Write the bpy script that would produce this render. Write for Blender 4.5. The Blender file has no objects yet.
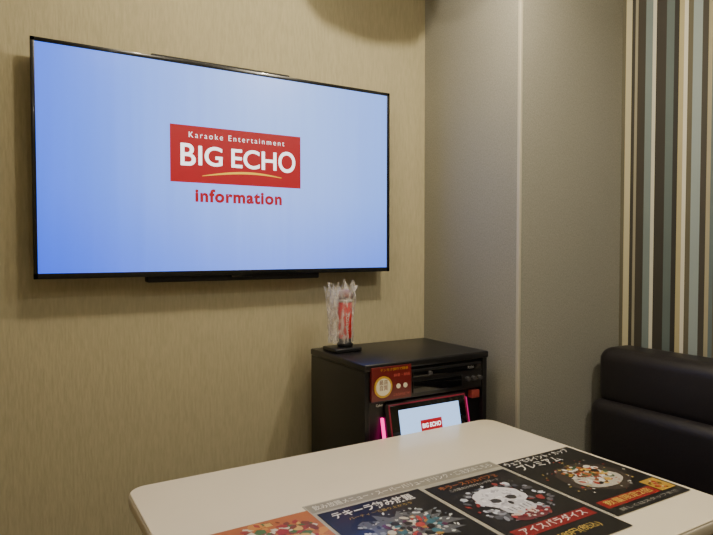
import bpy, bmesh, math, random
from mathutils import Vector, Matrix, noise
random.seed(7)
scene = bpy.context.scene
COL = scene.collection

def lin(c):
    if isinstance(c, str):
        c = c.lstrip('#'); c = [int(c[i:i+2],16)/255 for i in (0,2,4)]
    return tuple((x/12.92 if x<=0.04045 else ((x+0.055)/1.055)**2.4) for x in c)+(1.0,)

def mat(name, color, rough=0.5, metal=0.0, emis=None, es=0.0, bump=0.0, bscale=200, coat=0.0, alpha=1.0, trans=0.0, stretch=None, var=0.0):
    m = bpy.data.materials.new(name); m.use_nodes = True
    nt = m.node_tree; b = nt.nodes['Principled BSDF']
    b.inputs['Base Color'].default_value = lin(color)
    b.inputs['Roughness'].default_value = rough
    b.inputs['Metallic'].default_value = metal
    b.inputs['Coat Weight'].default_value = coat
    b.inputs['Alpha'].default_value = alpha
    b.inputs['Transmission Weight'].default_value = trans
    if emis:
        b.inputs['Emission Color'].default_value = lin(emis)
        b.inputs['Emission Strength'].default_value = es
    if bump or var:
        tc = nt.nodes.new('ShaderNodeTexCoord')
        mp = nt.nodes.new('ShaderNodeMapping')
        if stretch: mp.inputs['Scale'].default_value = stretch
        n = nt.nodes.new('ShaderNodeTexNoise'); n.inputs['Scale'].default_value = bscale
        n.inputs['Detail'].default_value = 3
        nt.links.new(tc.outputs['Object'], mp.inputs['Vector'])
        nt.links.new(mp.outputs['Vector'], n.inputs['Vector'])
        if bump:
            bp = nt.nodes.new('ShaderNodeBump'); bp.inputs['Strength'].default_value = bump
            bp.inputs['Distance'].default_value = 0.002
            nt.links.new(n.outputs['Fac'], bp.inputs['Height'])
            nt.links.new(bp.outputs['Normal'], b.inputs['Normal'])
        if var:
            r = nt.nodes.new('ShaderNodeMapRange')
            r.inputs['From Min'].default_value = 0.3; r.inputs['From Max'].default_value = 0.7
            r.inputs['To Min'].default_value = 1-var; r.inputs['To Max'].default_value = 1+var
            mx = nt.nodes.new('ShaderNodeVectorMath'); mx.operation = 'SCALE'
            mx.inputs[0].default_value = lin(color)[:3]
            nt.links.new(n.outputs['Fac'], r.inputs['Value'])
            nt.links.new(r.outputs['Result'], mx.inputs['Scale'])
            nt.links.new(mx.outputs['Vector'], b.inputs['Base Color'])
    return m

def empty(name, loc=(0,0,0)):
    e = bpy.data.objects.new(name, None); e.location = loc; COL.objects.link(e)
    e.empty_display_size = 0.05
    return e

def link(name, me, parent=None, m=None):
    o = bpy.data.objects.new(name, me); COL.objects.link(o)
    if m is not None:
        me.materials.clear(); me.materials.append(m)
    if parent: o.parent = parent; o.matrix_parent_inverse = Matrix.Translation(-Vector(parent.location))
    return o

def box(name, lo, hi, m, parent=None, bev=0.0, seg=3, rot=None, smooth=True):
    c = [(a+b)/2 for a,b in zip(lo,hi)]; s = [abs(b-a) for a,b in zip(lo,hi)]
    bm = bmesh.new(); bmesh.ops.create_cube(bm, size=1)
    bmesh.ops.scale(bm, vec=s, verts=bm.verts)
    if bev > 0:
        bmesh.ops.bevel(bm, geom=bm.edges[:], offset=bev, segments=seg, profile=0.5, affect='EDGES')
    me = bpy.data.meshes.new(name); bm.to_mesh(me); bm.free()
    if bev > 0 and smooth:
        for p in me.polygons: p.use_smooth = True
    o = link(name, me, parent, m); o.location = c
    if rot: o.rotation_euler = rot
    return o

def cyl(name, c, r, h, m, parent=None, r2=None, seg=40, rot=None, bev=0.0):
    bm = bmesh.new()
    bmesh.ops.create_cone(bm, cap_ends=True, segments=seg, radius1=r, radius2=r if r2 is None else r2, depth=h)
    if bev:
        es = [e for e in bm.edges if abs(e.verts[0].co.z-e.verts[1].co.z) < 1e-6]
        bmesh.ops.bevel(bm, geom=es, offset=bev, segments=3, profile=0.5, affect='EDGES')
    me = bpy.data.meshes.new(name); bm.to_mesh(me); bm.free()
    for p in me.polygons: p.use_smooth = len(p.vertices) == 4
    o = link(name, me, parent, m); o.location = c
    if rot: o.rotation_euler = rot
    return o

def lathe(name, c, prof, m, parent=None, seg=36, rot=None):
    vs=[]; fs=[]
    for r,z in prof:
        for i in range(seg):
            a = 2*math.pi*i/seg; vs.append((r*math.cos(a), r*math.sin(a), z))
    for j in range(len(prof)-1):
        for i in range(seg):
            k=(i+1)%seg; fs.append((j*seg+i, j*seg+k, (j+1)*seg+k, (j+1)*seg+i))
    fs.append(tuple(reversed(range(seg)))); fs.append(tuple((len(prof)-1)*seg+i for i in range(seg)))
    me = bpy.data.meshes.new(name); me.from_pydata(vs,[],fs)
    for p in me.polygons: p.use_smooth = len(p.vertices)==4
    o = link(name, me, parent, m); o.location = c
    if rot: o.rotation_euler = rot
    return o

def text(name, body, loc, size, m, parent=None, rot=(0,0,0), align='CENTER', off=0.0, width=None, sx=1.0, ext=0.0, space=1.0):
    cu = bpy.data.curves.new(name+'_c','FONT'); cu.body = body; cu.size = size
    cu.align_x = align; cu.align_y = 'CENTER'; cu.offset = off; cu.extrude = ext; cu.space_character = space
    t = bpy.data.objects.new(name+'_t', cu); COL.objects.link(t)
    bpy.context.view_layer.update()
    dg = bpy.context.evaluated_depsgraph_get()
    me = bpy.data.meshes.new_from_object(t.evaluated_get(dg))
    bpy.data.objects.remove(t)
    if len(me.vertices):
        xs = [v.co.x for v in me.vertices]; w = max(xs)-min(xs); mid=(max(xs)+min(xs))/2
        if width and w > 1e-6:
            sx = width/w
            for v in me.vertices: v.co.x -= mid
    for v in me.vertices: v.co.x *= sx
    o = link(name, me, parent, m); o.location = loc; o.rotation_euler = rot
    return o

def poly(name, pts, m, parent=None):
    me = bpy.data.meshes.new(name); me.from_pydata([tuple(p) for p in pts],[],[tuple(range(len(pts)))])
    return link(name, me, parent, m)

# ------------------------------------------------------------------ room
CAM_H = 1.30
XR, XL, YB, YF, ZC = 2.17, -0.70, 2.09, -1.20, 2.45
PX, PY = 1.60, 1.537   # column faces

m_wall = mat('wallpaper_tan', '#b4ab8b', 0.85, bump=0.55, bscale=170, stretch=(1,1,0.15), var=0.08)
m_col = mat('wallpaper_grey', '#8e8c80', 0.85, bump=0.7, bscale=260, var=0.16, stretch=(1,1,0.7))
m_ceil = mat('ceiling_paint', '#d2cdc0', 0.9, bump=0.1)
m_floor = mat('floor_carpet', '#4a4038', 0.95, bump=0.6, bscale=150, var=0.2)
m_trim = mat('corner_trim_mat', '#b6b09c', 0.5)
m_base = mat('baseboard_mat', '#3a332c', 0.5)

# striped wallpaper
ms = bpy.data.materials.new('wallpaper_striped'); ms.use_nodes = True
nt = ms.node_tree; b = nt.nodes['Principled BSDF']; b.inputs['Roughness'].default_value = 0.8
sp = nt.nodes.new('ShaderNodeSeparateXYZ')
geo = nt.nodes.new('ShaderNodeNewGeometry')
nt.links.new(geo.outputs['Position'], sp.inputs[0])
s1 = nt.nodes.new('ShaderNodeMath'); s1.operation='SUBTRACT'; s1.inputs[0].default_value = 1.537
nt.links.new(sp.outputs['Y'], s1.inputs[1])
s2 = nt.nodes.new('ShaderNodeMath'); s2.operation='DIVIDE'; s2.inputs[1].default_value = 0.37
nt.links.new(s1.outputs[0], s2.inputs[0])
s3 = nt.nodes.new('ShaderNodeMath'); s3.operation='FRACT'; nt.links.new(s2.outputs[0], s3.inputs[0])
cr = nt.nodes.new('ShaderNodeValToRGB'); cr.color_ramp.interpolation='CONSTANT'
nt.links.new(s3.outputs[0], cr.inputs[0]); nt.links.new(cr.outputs[0], b.inputs['Base Color'])
stripes = [(0.0,'#5e5a4a'),(0.04,'#bcb494'),(0.11,'#35322b'),(0.15,'#8f8a76'),(0.18,'#3a362e'),(0.27,'#6f7c7c'),(0.35,'#c9c6b4'),(0.39,'#33302a'),
           (0.50,'#596564'),(0.58,'#2c2a26'),(0.63,'#a89e78'),(0.68,'#d2cebc'),(0.72,'#5c5746'),(0.77,'#8b9796'),(0.86,'#3e3a32'),(0.92,'#9c9478'),(0.96,'#5f6c6c')]
el = cr.color_ramp.elements
el[0].position = 0; el[0].color = lin(stripes[0][1])
el[1].position = stripes[1][0]; el[1].color = lin(stripes[1][1])
for p,c in stripes[2:]:
    e = el.new(p); e.color = lin(c)

T = 0.10
box('floor', (XL-T,YF-T,-T), (XR+T,YB+T,0), m_floor)
box('ceiling', (XL-T,YF-T,ZC), (XR+T,YB+T,ZC+T), m_ceil)
box('wall_back', (XL-T,YB,0), (PX,YB+T,ZC), m_wall)
box('wall_left', (XL-T,YF,0), (XL,YB,ZC), m_wall)
box('wall_front', (XL-T,YF-T,0), (XR+T,YF,ZC), m_wall)
box('wall_right', (XR,YF,0), (XR+T,PY,ZC), ms)
box('wall_column', (PX,PY,0), (XR+T,YB+T,ZC), m_col)
box('trim_1', (PX-0.003,PY-0.003,0), (PX+0.008,PY+0.010,ZC), m_trim, bev=0.001)
box('baseboard_back', (XL,YB-0.012,0), (PX,YB,0.07), m_base)
box('baseboard_left', (XL,YF,0), (XL+0.012,YB-0.012,0.07), m_base)
box('baseboard_column', (PX-0.012,PY-0.012,0), (XR,PY,0.07), m_base)

# ------------------------------------------------------------------ television
tv = empty('television', (0.7235, 2.05, 1.567))
m_blk = mat('tv_black_gloss', '#0b0b0d', 0.25, coat=0.3)
m_blkm = mat('tv_black_matte', '#0a0a0b', 0.6)
X0,X1,Z0,Z1 = 0.094,1.360,1.210,1.922
BZ=0.012
box('rear_shell', (X0+0.03,2.02,Z0+0.03),(X1-0.03,2.055,Z1-0.03), m_blkm, tv, 0.006)
box('panel', (X0,2.009,Z0),(X1,2.024,Z1), m_blk, tv, 0.003)
box('wall_bracket', (0.50,2.05,1.36),(0.95,2.089,1.74), m_blkm, tv, 0.003)
box('bezel_bottom', (X0,2.005,Z0),(X1,2.012,Z0+0.017), m_blk, tv, 0.001)
box('bezel_top', (X0,2.005,Z1-BZ),(X1,2.012,Z1), m_blk, tv, 0.001)
box('bezel_left', (X0,2.005,Z0),(X0+BZ,2.012,Z1), m_blk, tv, 0.001)
box('bezel_right', (X1-BZ,2.005,Z0),(X1,2.012,Z1), m_blk, tv, 0.001)
box('speaker_bar', (0.42,2.02,Z0-0.020),(1.05,2.06,Z0+0.01), m_blkm, tv, 0.006)
box('bottom_sensor', (0.70,2.008,Z0-0.008),(0.78,2.02,Z0+0.004), m_blk, tv, 0.002)
box('top_mount_bar', (0.44,2.02,Z1-0.01),(0.93,2.06,Z1+0.012), m_blkm, tv, 0.005)
mscr = bpy.data.materials.new('tv_screen_image'); mscr.use_nodes = True
nt = mscr.node_tree; b = nt.nodes['Principled BSDF']
b.inputs['Base Color'].default_value = (0.01,0.01,0.012,1); b.inputs['Roughness'].default_value = 0.3
tc = nt.nodes.new('ShaderNodeTexCoord'); sp = nt.nodes.new('ShaderNodeSeparateXYZ')
nt.links.new(tc.outputs['Generated'], sp.inputs[0])
cx = nt.nodes.new('ShaderNodeValToRGB'); cx.color_ramp.interpolation='B_SPLINE'
e = cx.color_ramp.elements
e[0].position=0; e[0].color=lin('#3062f2'); e[1].position=1; e[1].color=lin('#709cf8')
k=e.new(0.25); k.color=lin('#6c98fa'); k=e.new(0.6); k.color=lin('#a4c2ff')
cz = nt.nodes.new('ShaderNodeValToRGB'); cz.color_ramp.interpolation='B_SPLINE'
e = cz.color_ramp.elements
e[0].position=0; e[0].color=(0.36,0.47,0.92,1); e[1].position=1; e[1].color=(0.98,0.99,1,1)
k=e.new(0.4); k.color=(0.95,0.97,1.0,1)
nt.links.new(sp.outputs['X'], cx.inputs[0]); nt.links.new(sp.outputs['Z'], cz.inputs[0])
mx = nt.nodes.new('ShaderNodeMix'); mx.data_type='RGBA'; mx.blend_type='MULTIPLY'; mx.inputs[0].default_value=1
nt.links.new(cx.outputs[0], mx.inputs[6]); nt.links.new(cz.outputs[0], mx.inputs[7])
nt.links.new(mx.outputs[2], b.inputs['Emission Color'])
mp = nt.nodes.new('ShaderNodeMapping'); mp.inputs['Scale'].default_value=(45,1,1.0)
nz = nt.nodes.new('ShaderNodeTexNoise'); nz.inputs['Scale'].default_value=1.0; nz.inputs['Detail'].default_value=2
mr = nt.nodes.new('ShaderNodeMapRange'); mr.inputs['From Min'].default_value=0.3; mr.inputs['From Max'].default_value=0.7
mr.inputs['To Min'].default_value=1.82; mr.inputs['To Max'].default_value=1.94
nt.links.new(tc.outputs['Generated'], mp.inputs[0]); nt.links.new(mp.outputs[0], nz.inputs['Vector'])
nt.links.new(nz.outputs['Fac'], mr.inputs['Value']); nt.links.new(mr.outputs['Result'], b.inputs['Emission Strength'])
box('screen', (X0+BZ,2.0085,Z0+0.017),(X1-BZ,2.010,Z1-BZ), mscr, tv)
def emi(name,c,s): return mat(name,'#000000',0.5,emis=c,es=s)
m_lr = emi('logo_red','#c80820',0.9); m_lw = emi('logo_white','#ffffff',2.2); m_ly = emi('logo_yellow','#f2b830',1.5)
box('logo_panel', (0.494,2.0075,1.522),(0.966,2.0085,1.711), m_lr, tv)
R = (math.radians(90),0,0)
text('logo_line_small','Karaoke Entertainment',(0.7285,2.0068,1.680),0.028,m_lw,tv,R,width=0.345,off=-0.0003,space=1.35)
for nm,s,xc,w,sz in (('logo_word_a','B',0.553,0.050,0.104),('logo_word_b','IG',0.629,0.083,0.090),('logo_word_c','ECH',0.786,0.168,0.090),('logo_word_d','O',0.911,0.066,0.104)):
    text(nm,s,(xc,2.0068,1.610),sz,m_lw,tv,R,width=w,off=0.0014)
pts=[]; N=24
for i in range(N+1):
    u=i/N; x=0.60+0.29*u; pts.append((x,2.0067,1.543+0.022*math.sin(math.pi*u*0.85)+0.004))
for i in range(N,-1,-1):
    u=i/N; x=0.60+0.29*u; pts.append((x,2.0067,1.543+0.022*math.sin(math.pi*u*0.85)+0.002-0.006*math.sin(math.pi*u)))
poly('logo_swoosh',pts,m_ly,tv)
text('caption_information','information',(0.733,2.0068,1.478),0.058,m_lr,tv,R,width=0.315,off=0.0024,space=1.12)

# ------------------------------------------------------------------ karaoke machine
km = empty('karaoke_machine',(1.265,1.81,0.0))
m_kb = mat('machine_black','#121113',0.35,bump=0.05,bscale=400)
m_kp = mat('machine_panel','#1c1a1b',0.3)
m_kg = mat('machine_gloss','#08080a',0.12,coat=0.5)
m_kred = mat('machine_dark_trim','#1c0c10',0.3,coat=0.4)
m_kgrey = mat('machine_grey','#3a383a',0.4)
KX0,KX1,KY0,KY1,KZ = 1.004,1.528,1.62,2.00,0.93
box('side_left',(KX0,KY0,0.03),(KX0+0.02,KY1,KZ-0.025),m_kb,km,0.002)
box('side_right',(KX1-0.02,KY0,0.03),(KX1,KY1,KZ-0.025),m_kb,km,0.002)
box('top_cover',(KX0-0.004,KY0-0.006,KZ-0.025),(KX1+0.004,KY1,KZ),m_kb,km,0.006)
box('back_panel',(KX0+0.02,KY1-0.015,0.03),(KX1-0.02,KY1,KZ-0.025),m_kb,km)
box('plinth',(KX0+0.01,KY0+0.01,0.0),(KX1-0.01,KY1-0.01,0.035),m_kb,km,0.003)
box('body_core',(KX0+0.018,KY0+0.02,0.03),(KX1-0.018,KY1-0.02,KZ-0.03),m_kb,km)
box('module_upper',(KX0+0.022,KY0+0.002,0.80),(KX1-0.022,KY0+0.05,0.895),m_kp,km,0.004)
box('module_strip',(KX0+0.19,KY0-0.002,0.868),(KX1-0.03,KY0+0.02,0.888),m_kg,km,0.002)
box('module_bay',(KX0+0.19,KY0-0.003,0.815),(KX1-0.12,KY0+0.02,0.855),m_kg,km,0.002)
for i in range(3):
    cyl('jack_%d'%(i+1),(KX1-0.095+i*0.028,KY0-0.004,0.838),0.008,0.016,m_kgrey,km,rot=R,seg=24,bev=0.001)
cyl('power_knob',(KX0+0.26,KY0-0.004,0.878),0.007,0.012,m_kgrey,km,rot=R,seg=24)
text('module_label','PUSH',(KX1-0.08,KY0-0.0035,0.878),0.012,mat('label_grey','#8a8888',0.5),km,R)
TA=math.radians(-12); TC=Vector((1.262,1.628,0.700))
box('touch_panel_housing',(TC.x-0.175,TC.y-0.02,0.605),(TC.x+0.175,TC.y+0.02,0.795),m_kred,km,0.014,5,rot=(TA,0,0))
def onpanel(name, dx0,dx1,dz0,dz1,m,dy,th=0.002,bev=0.0):
    lc = Vector(((dx0+dx1)/2, -dy, (dz0+dz1)/2))
    w = TC + Matrix.Rotation(TA,3,'X') @ lc
    s = (dx1-dx0, th, dz1-dz0)
    return box(name,[w[i]-s[i]/2 for i in range(3)],[w[i]+s[i]/2 for i in range(3)],m,km,bev,2,rot=(TA,0,0))
m_rim=mat('touch_rim_red','#8a1c38',0.3,coat=0.4)
onpanel('touch_panel_rim',-0.164,0.164,-0.088,0.084,m_rim,0.0195,0.004,0.0015)
onpanel('touch_panel_face',-0.159,0.159,-0.084,0.079,m_kg,0.0212,0.004,0.0015)
onpanel('touch_screen',-0.128,0.128,-0.072,0.062,emi('touch_screen_image','#a8ccfb',1.8),0.0240)
onpanel('touch_screen_logo',-0.045,0.045,-0.024,0.018,m_lr,0.0254,0.0008)
w = TC + Matrix.Rotation(TA,3,'X') @ Vector((0,-0.0262,-0.002))
text('touch_logo_text','BIG ECHO',w,0.020,m_lw,km,(math.radians(78),0,0),width=0.078,off=0.0004)
m_pink = emi('led_pink','#ff1490',3.0); m_pink2 = emi('led_pink_dim','#e0147c',1.0)
onpanel('led_left',-0.186,-0.177,-0.075,0.045,m_pink,0.002,0.012,0.003)
onpanel('led_right',0.177,0.184,-0.075,0.070,m_pink2,0.002,0.012,0.003)
box('lower_module',(KX0+0.022,KY0+0.002,0.36),(KX1-0.022,KY0+0.05,0.56),m_kp,km,0.004)
box('lower_grille',(KX0+0.022,KY0+0.002,0.06),(KX1-0.022,KY0+0.05,0.34),m_kp,km,0.004)
for i in range(8):
    box('grille_slat_%d'%(i+1),(KX0+0.05,KY0-0.003,0.09+i*0.03),(KX1-0.05,KY0+0.004,0.10+i*0.03),m_kg,km,0.001)
m_stk = mat('sticker_red','#621414',0.35,coat=0.3); m_gold=mat('sticker_gold','#c8a030',0.35,metal=0.2)
m_wht=mat('print_white','#d8d2c8',0.4); m_stkw=mat('sticker_white','#e0dac0',0.4)
m_pinkt=mat('sticker_pink','#c05a50',0.4)
box('notice_sticker',(1.024,KY0-0.010,0.808),(1.181,KY0+0.003,0.918),m_stk,km,0.001)
cyl('notice_badge',(1.068,KY0-0.0110,0.853),0.035,0.002,m_gold,km,rot=R)
cyl('notice_badge_inner',(1.068,KY0-0.0122,0.853),0.028,0.001,m_stkw,km,rot=R)
text('notice_badge_text','最高\n音質',(1.068,KY0-0.0130,0.858),0.018,m_stk,km,R)
text('notice_text_a','デンモク操作で録音',(1.112,KY0-0.0106,0.907),0.010,m_gold,km,R,width=0.11)
text('notice_text_b','録音・録画',(1.142,KY0-0.0106,0.886),0.011,m_pinkt,km,R,width=0.065)
for i in range(2):
    cyl('notice_dot_%d'%(i+1),(1.128+i*0.028,KY0-0.0108,0.850),0.008,0.0015,m_stkw,km,rot=R,seg=24)
text('notice_text_c','こちらからどうぞ',(1.142,KY0-0.0106,0.822),0.010,m_pinkt,km,R,width=0.065)
box('side_tag',(KX1-0.072,KY0-0.0022,0.765),(KX1-0.037,KY0+0.021,0.792),mat('tag_red','#8a3a34',0.4),km,0.001)
text('maker_text','Cyber',(1.060,KY0-0.0005,0.792),0.011,m_wht,km,R)

# ------------------------------------------------------------------ microphone in stand, wrapped in plastic
mc = empty('microphone_stand',(1.07,1.89,KZ))
m_mb = mat('mic_black','#111113',0.35); m_mr = mat('mic_red','#b8161c',0.35,coat=0.3,emis='#e01820',es=0.08)
m_mw = mat('mic_white','#cfc8c0',0.4)
box('base',(1.02,1.84,KZ+0.0005),(1.13,1.94,KZ+0.016),m_mb,mc,0.005)
MX,MY=1.084,1.885
lathe('holder',(MX,MY,KZ+0.014),[(0.026,0),(0.030,0.012),(0.022,0.02),(0.022,0.034),(0.024,0.04)],m_mb,mc)
lathe('microphone_body',(MX,MY,KZ+0.03),[(0.012,0),(0.024,0.02),(0.026,0.09),(0.026,0.145),(0.023,0.15)],m_mr,mc)
lathe('microphone_collar',(MX,MY,KZ+0.178),[(0.025,0),(0.027,0.003),(0.027,0.007),(0.026,0.010)],m_mw,mc)
lathe('microphone_head',(MX,MY,KZ+0.188),[(0.026,0),(0.029,0.008),(0.029,0.020),(0.021,0.030),(0.010,0.035),(0.003,0.036)],mat('mic_head_grey','#8a6a66',0.5,bump=0.8,bscale=500),mc)
text('microphone_print','HIRESO',(MX-0.004,MY-0.0275,KZ+0.10),0.018,m_mw,mc,(math.radians(90),math.radians(-90),0))
m_pl = bpy.data.materials.new('clear_plastic_film'); m_pl.use_nodes=True
nt=m_pl.node_tree; b=nt.nodes['Principled BSDF']
b.inputs['Base Color'].default_value=lin('#f2ece6'); b.inputs['Roughness'].default_value=0.10
b.inputs['Coat Weight'].default_value=1.0; b.inputs['IOR'].default_value=1.7
ftc=nt.nodes.new('ShaderNodeTexCoord'); fmp=nt.nodes.new('ShaderNodeMapping'); fmp.inputs['Scale'].default_value=(1,1,0.45)
fn=nt.nodes.new('ShaderNodeTexNoise'); fn.inputs['Scale'].default_value=55; fn.inputs['Detail'].default_value=3
fr=nt.nodes.new('ShaderNodeMapRange'); fr.inputs['From Min'].default_value=0.42; fr.inputs['From Max'].default_value=0.68
fr.inputs['To Min'].default_value=0.12; fr.inputs['To Max'].default_value=0.60
nt.links.new(ftc.outputs['Object'],fmp.inputs[0]); nt.links.new(fmp.outputs[0],fn.inputs['Vector'])
nt.links.new(fn.outputs['Fac'],fr.inputs['Value']); nt.links.new(fr.outputs['Result'],b.inputs['Alpha'])
fb=nt.nodes.new('ShaderNodeBump'); fb.inputs['Strength'].default_value=0.8; fb.inputs['Distance'].default_value=0.004
nt.links.new(fn.outputs['Fac'],fb.inputs['Height']); nt.links.new(fb.outputs['Normal'],b.inputs['Normal'])
def bag(name,cx,cy,z0,z1,r0,r1,seed,ax=1.0,ay=1.0):
    seg=96; rows=50; vs=[];fs=[]
    for j in range(rows+1):
        v=j/rows; z=z0+(z1-z0)*v; r=r0+(r1-r0)*v**2
        for i in range(seg):
            a=2*math.pi*i/seg
            n=noise.noise(Vector((math.cos(a)*1.8+seed,math.sin(a)*1.8,v*2)))*0.25+abs(noise.noise(Vector((math.cos(a)*4+seed,math.sin(a)*4,v*3.5))))*0.38-0.06
            rr=r*(1+n)
            dz=0.035*noise.noise(Vector((math.cos(a)*2+seed,math.sin(a)*2,5)))*v**3*1.5
            vs.append((cx+ax*rr*math.cos(a),cy+ay*rr*math.sin(a),z+dz))
    for j in range(rows):
        for i in range(seg):
            k=(i+1)%seg; fs.append((j*seg+i,j*seg+k,(j+1)*seg+k,(j+1)*seg+i))
    me=bpy.data.meshes.new(name); me.from_pydata(vs,[],fs)
    for p in me.polygons: p.use_smooth=True
    return link(name,me,mc,m_pl)
bag('plastic_cover',MX-0.010,MY+0.005,KZ+0.030,KZ+0.240,0.034,0.042,1.3,1.2,0.85)
bag('plastic_cover_fold',1.044,1.905,KZ+0.03,KZ+0.222,0.016,0.026,7.7,0.9,1.2)

# ------------------------------------------------------------------ table
tb = empty('coffee_table',(0.87,1.145,0.0))
m_tt = mat('table_laminate','#e8dcc0',0.35,coat=0.15,var=0.015,bscale=8)
m_te = mat('table_edge','#cfc4ac',0.45)
m_leg = mat('table_leg_metal','#3a3a3c',0.3,metal=0.8)
TX0,TX1,TY0,TY1,TZ=0.268,1.492,0.715,1.574,0.70
def rrect(x0,x1,y0,y1,r,n=12):
    out=[]
    for cx,cy,a0 in ((x1-r,y1-r,0),(x0+r,y1-r,90),(x0+r,y0+r,180),(x1-r,y0+r,270)):
        for i in range(n+1):
            a=math.radians(a0+90*i/n); out.append((cx+r*math.cos(a),cy+r*math.sin(a)))
    return out
def slab(name,prof,m,parent,r=0.05):
    vs=[];fs=[];L=None
    for ins,z in prof:
        p=rrect(TX0+ins,TX1-ins,TY0+ins,TY1-ins,max(r-ins,0.005)); L=len(p)
        vs+=[(x,y,z) for x,y in p]
    for j in range(len(prof)-1):
        for i in range(L):
            k=(i+1)%L; fs.append((j*L+i,j*L+k,(j+1)*L+k,(j+1)*L+i))
    fs.append(tuple(reversed(range(L)))); fs.append(tuple((len(prof)-1)*L+i for i in range(L)))
    me=bpy.data.meshes.new(name); me.from_pydata(vs,[],fs)
    for p in me.polygons: p.use_smooth=len(p.vertices)==4
    return link(name,me,parent,m)
slab('tabletop',[(0.0045,TZ-0.004),(0.003,TZ-0.002),(0.0045,TZ-0.0005),(0.007,TZ)],m_tt,tb)
slab('tabletop_edge',[(0.004,TZ-0.034),(0.001,TZ-0.031),(0.0,TZ-0.026),(0.0,TZ-0.009),(0.001,TZ-0.006),(0.003,TZ-0.004)],m_te,tb)
for i,x in enumerate((0.52,1.20)):
    cyl('pedestal_%d'%(i+1),(x,1.14,0.345),0.035,0.64,m_leg,tb)
    lathe('foot_%d'%(i+1),(x,1.14,0.0),[(0.21,0.0),(0.21,0.008),(0.19,0.018),(0.06,0.032),(0.04,0.05)],m_leg,tb)
    box('support_plate_%d'%(i+1),(x-0.12,1.02,0.655),(x+0.12,1.26,0.666),m_leg,tb,0.002)

# ------------------------------------------------------------------ menu sheets
PM={}
def pm(c,rough=0.3):
    if c not in PM: PM[c]=mat('print_'+c.lstrip('#'),c,rough,coat=0.25)
    return PM[c]
def sheet(name,x0,x1,y0,y1,bg,z=TZ+0.0006):
    e=empty(name,((x0+x1)/2,(y0+y1)/2,z))
    box('sheet',(x0,y0,z-0.0003),(x1,y1,z+0.0005),pm(bg),e)
    return e,z+0.0007
def blob(e,name,x,y,z,rx,ry,c,jag=0.12,n=22,ang=0):
    pts=[]
    for i in range(n):
        a=2*math.pi*i/n; k=1+jag*(random.random()*2-1)
        px=rx*k*math.cos(a); py=ry*k*math.sin(a)
        pts.append((x+px*math.cos(ang)-py*math.sin(ang),y+px*math.sin(ang)+py*math.cos(ang),z))
    return poly(name,pts,pm(c),e)
def scatter(e,name,cx,cy,rx,ry,z,cols,n,rmin,rmax,lo=0.0):
    vs=[];fs=[];mi=[]
    for q in range(n):
        t=random.uniform(0,6.283); d=math.sqrt(random.uniform(lo,1))
        x=cx+rx*d*math.cos(t); y=cy+ry*d*math.sin(t); r=random.uniform(rmin,rmax); r2=r*random.uniform(.4,1)
        a0=random.random()*6.28; k=random.choice((4,5,7,9)); s=len(vs); zz=z+q*0.000003
        for i in range(k):
            a=2*math.pi*i/k; px=r*math.cos(a); py=r2*math.sin(a)
            vs.append((x+px*math.cos(a0)-py*math.sin(a0),y+px*math.sin(a0)+py*math.cos(a0),zz))
        fs.append(tuple(range(s,s+k))); mi.append(random.randrange(len(cols)))
    me=bpy.data.meshes.new(name); me.from_pydata(vs,[],fs)
    o=link(name,me,e)
    for c in cols: me.materials.append(pm(c))
    for p,i in zip(me.polygons,mi): p.material_index=i
    return o

e,z=sheet('menu_header_sheet',0.60,1.185,0.84,1.245,'#aaa594',z=TZ+0.0006)
box('header_band',(0.605,1.200,z-0.0003),(1.180,1.240,z),pm('#8f8a7a'),e)
text('header_text','飲み放題メニュー・スーパーバリュードリンク・ご注文はこちら',(0.8925,1.220,z+.0003),0.026,pm('#ece8da'),e,width=0.55)
Z2=TZ+0.0022
# sheet A (right)
e,z=sheet('menu_poster',1.185,1.470,0.835,1.212,'#141214',z=Z2)
text('title_a','ウェブでポイント・カップ',(1.320,1.190,z),0.028,pm('#e8e4d8'),e,width=0.250,off=0.0003)
text('title_b','プレミアム',(1.29,1.153,z),0.040,pm('#e8e4d8'),e,width=0.16,off=0.0003)
blob(e,'bowl_glow',1.335,1.02,z,0.105,0.09,'#3a302a',0.1)
blob(e,'bowl',1.335,1.00,z+.0002,0.075,0.050,'#b8b0a0',0.03)
scatter(e,'toppings',1.335,1.03,0.065,0.060,z+.0004,['#c8a040','#d8d0c0','#a83a2a','#e0dcd0','#6a3a20','#a8602a','#3a5a3a','#2a2420'],130,0.004,0.013)
scatter(e,'splashes',1.33,1.03,0.13,0.11,z+.00045,['#c8c4b8','#a83a2a','#b8a050'],50,0.002,0.005,0.3)
box('band_red',(1.20,0.868,z-.0002),(1.400,0.905,z+.0001),pm('#8a1c1a'),e)
text('band_text','数量限定2倍',(1.300,0.887,z+.0004),0.026,pm('#d8b850'),e,width=0.17)
text('foot_text','詳しくはスタッフまで',(1.328,0.850,z),0.014,pm('#a8a498'),e,width=0.22)
box('yellow_tag',(1.405,0.868,z-.0002),(1.462,0.932,z+.0001),pm('#b89030'),e)
scatter(e,'tag_items',1.433,0.900,0.024,0.026,z+.0003,['#a8321e','#e0d0a0','#5a3a1a'],18,0.003,0.009)
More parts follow.
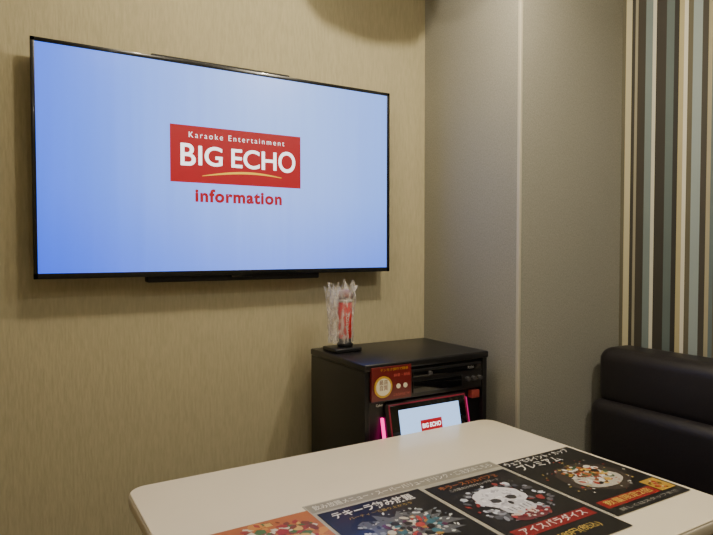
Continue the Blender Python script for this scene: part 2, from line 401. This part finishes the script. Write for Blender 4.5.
# sheet B (skull parfait)
e,z=sheet('menu_poster',0.905,1.172,0.790,1.178,'#161417',z=Z2)
text('title','ホラースカルパフェ',(1.03,1.155,z),0.024,pm('#b86a34'),e,width=0.19)
text('subtitle','この夏だけの冷たいデザート',(1.03,1.132,z),0.014,pm('#b8b4aa'),e,width=0.16)
scatter(e,'ice_halo',1.035,1.020,0.115,0.100,z+.0001,['#8a8c96','#4a4c54','#c8ccd4','#5c5a60','#8a3030'],150,0.003,0.013,0.2)
blob(e,'skull_head',1.03,1.045,z+.0006,0.070,0.056,'#dcdadc',0.05)
blob(e,'skull_jaw',1.03,0.985,z+.00065,0.046,0.036,'#c8c6ca',0.05)
scatter(e,'skull_texture',1.03,1.035,0.062,0.052,z+.0008,['#f0eef0','#b8b6bc','#e4e2e4','#b0aeb4'],70,0.003,0.008)
blob(e,'eye_left',1.006,1.032,z+.0012,0.014,0.012,'#3a383a',0.1)
blob(e,'eye_right',1.054,1.032,z+.0012,0.014,0.012,'#3a383a',0.1)
blob(e,'nose',1.03,1.008,z+.0012,0.006,0.009,'#2a2628',0.1)
for i in range(6): box('tooth_gap_%d'%(i+1),(1.0+i*0.012,0.972,z+.0007),(1.0018+i*0.012,0.990,z+.0009),pm('#3a3638'),e)
blob(e,'glass_bowl',1.03,0.945,z+.0005,0.055,0.025,'#6a3038',0.12)
scatter(e,'fruit',1.03,0.945,0.055,0.020,z+.0009,['#a8323a','#d8b8a8','#6a1c2a','#c8c4c0'],40,0.003,0.008)
box('band_red',(0.92,0.868,z-.0002),(1.158,0.905,z+.0001),pm('#80181c'),e)
text('band_text','アイスパラダイス',(1.04,0.887,z+.0004),0.028,pm('#e0d4cc'),e,width=0.20,off=0.0003)
text('price','各 580円(税込)',(1.04,0.835,z),0.024,pm('#c8a850'),e,width=0.16)
# sheet C (drinks)
e,z=sheet('menu_poster',0.610,0.892,0.800,1.188,'#121012',z=Z2)
text('title','テキーラ飲み放題',(0.745,1.158,z),0.034,pm('#e8e4dc'),e,width=0.22,off=0.0005)
text('subtitle','パーティーで盛り上がろう',(0.745,1.130,z),0.013,pm('#b89a40'),e,width=0.17)
blob(e,'splash_back',0.755,1.03,z,0.11,0.075,'#5a5c60',0.3,n=40)
scatter(e,'splash_drops',0.755,1.03,0.125,0.085,z+.0002,['#d8d8d4','#8a9094','#b0b4b4','#2a2a2e'],120,0.002,0.008)
scatter(e,'bottles',0.755,1.02,0.075,0.060,z+.0008,['#a83a3a','#c8c0b0','#3a6a78','#a8803a','#5a2a4a','#1a181a'],70,0.005,0.013)
text('price','60分 980円',(0.752,0.87,z),0.05,pm('#c8a850'),e,width=0.2,off=0.001)
# sheet D (orange)
e,z=sheet('menu_poster',0.305,0.600,0.825,1.218,'#b0662a',z=Z2)
scatter(e,'dishes',0.485,1.12,0.105,0.085,z+.0002,['#d0a850','#9a3020','#d8d0b8','#7a3a1a','#c88834','#4a6a30'],160,0.006,0.018)

# ------------------------------------------------------------------ sofa along the striped wall
sf = empty('sofa',(1.85,0.4,0.0))
m_sofa = mat('sofa_leather','#191518',0.45,bump=0.25,bscale=120)
m_seam = mat('sofa_seam','#0e0b0c',0.7)
def cushion(name,lo,hi,bev,segs=6):
    return box(name,lo,hi,m_sofa,sf,bev,segs)
SY0,SY1=-0.95,1.515
box('base_frame',(1.62,SY0+0.02,0.04),(2.15,SY1-0.02,0.26),m_seam,sf,0.01)
ys=[1.515,0.40,-0.95]
for i in range(2):
    a,bb=ys[i+1]+0.002,ys[i]-0.002
    cushion('seat_cushion_%d'%(i+1),(1.56,a,0.25),(2.02,bb,0.43),0.045)
    cushion('back_roll_top_%d'%(i+1),(1.975,a+0.0,0.700),(2.155,bb-0.012,0.925),0.050,8)
    cushion('back_cushion_%d'%(i+1),(1.945,a,0.36),(2.155,bb,0.730),0.045,8)
box('back_frame',(2.12,SY0,0.05),(2.165,SY1-0.01,0.88),m_seam,sf,0.01)
for i,(x,y) in enumerate(((1.66,SY0+0.08),(1.66,SY1-0.08),(2.1,SY0+0.08),(2.1,SY1-0.08))):
    cyl('foot_%d'%(i+1),(x,y,0.021),0.025,0.042,m_leg,sf,seg=20)

# ------------------------------------------------------------------ unseen dome added above the frame to shade the upper back wall
sk = empty('shadow_dome',(1.265,1.655,ZC))
lathe('dome',(1.265,1.655,ZC-0.180),[(0.07,0.0),(0.115,0.012),(0.140,0.04),(0.150,0.085),(0.152,0.13),(0.152,0.179)],m_kb,sk)
cyl('dome_cap',(1.265,1.655,ZC-0.181),0.065,0.006,m_kgrey,sk)

# ------------------------------------------------------------------ lights
m_ring=mat('lamp_fitting','#d8d4cc',0.4)
def fill_light(name,x,y,power,color,size=0.09,spread=160):  # out-of-view fill lamp added to raise the room light, with a ring
    e=empty(name,(x,y,ZC))
    lathe('ring',(x,y,ZC-0.012),[(0.045,0.004),(0.062,0.0),(0.066,0.006),(0.066,0.0118),(0.045,0.0118)],m_ring,e)
    l=bpy.data.lights.new(name+'_lamp','AREA'); l.shape='DISK'; l.size=size; l.energy=power; l.color=color
    l.spread=math.radians(spread)
    o=bpy.data.objects.new('lamp',l); COL.objects.link(o); o.parent=e; o.location=(0,0,-0.015)
    return o
def bulb(name,x,y,power,color,r=0.02,drop=0.09):
    e=empty(name,(x,y,ZC))
    lathe('socket',(x,y,ZC-drop+0.035),[(0.018,0.0),(0.024,0.01),(0.026,drop-0.05),(0.05,drop-0.045),(0.05,drop-0.0352)],m_ring,e)
    l=bpy.data.lights.new(name+'_lamp','POINT'); l.shadow_soft_size=r; l.energy=power; l.color=color
    o=bpy.data.objects.new('lamp',l); COL.objects.link(o); o.parent=e; o.location=(0,0,-drop)
    return o
warm=(1.0,0.88,0.67); neu=(1.0,0.92,0.78)
bulb('ceiling_bulb',1.22,1.22,30,warm)
bulb('ceiling_bulb',0.45,1.28,15,warm)
fill_light('fill_light',1.55,0.35,13,neu)  # added fill over the middle of the room
fill_light('fill_light',0.30,-0.30,7,neu)  # added fill from behind the camera

w=bpy.data.worlds.new('World'); scene.world=w; w.use_nodes=True
w.node_tree.nodes['Background'].inputs[0].default_value=(0.5,0.45,0.4,1)
w.node_tree.nodes['Background'].inputs[1].default_value=0.1

cam=bpy.data.cameras.new('camera'); co=bpy.data.objects.new('camera',cam); COL.objects.link(co)
co.location=(0,0,CAM_H); co.rotation_euler=(math.radians(90-1.765),0,math.radians(-31.0))
cam.sensor_width=36; cam.lens=600/713*36; cam.clip_start=0.02
scene.camera=co
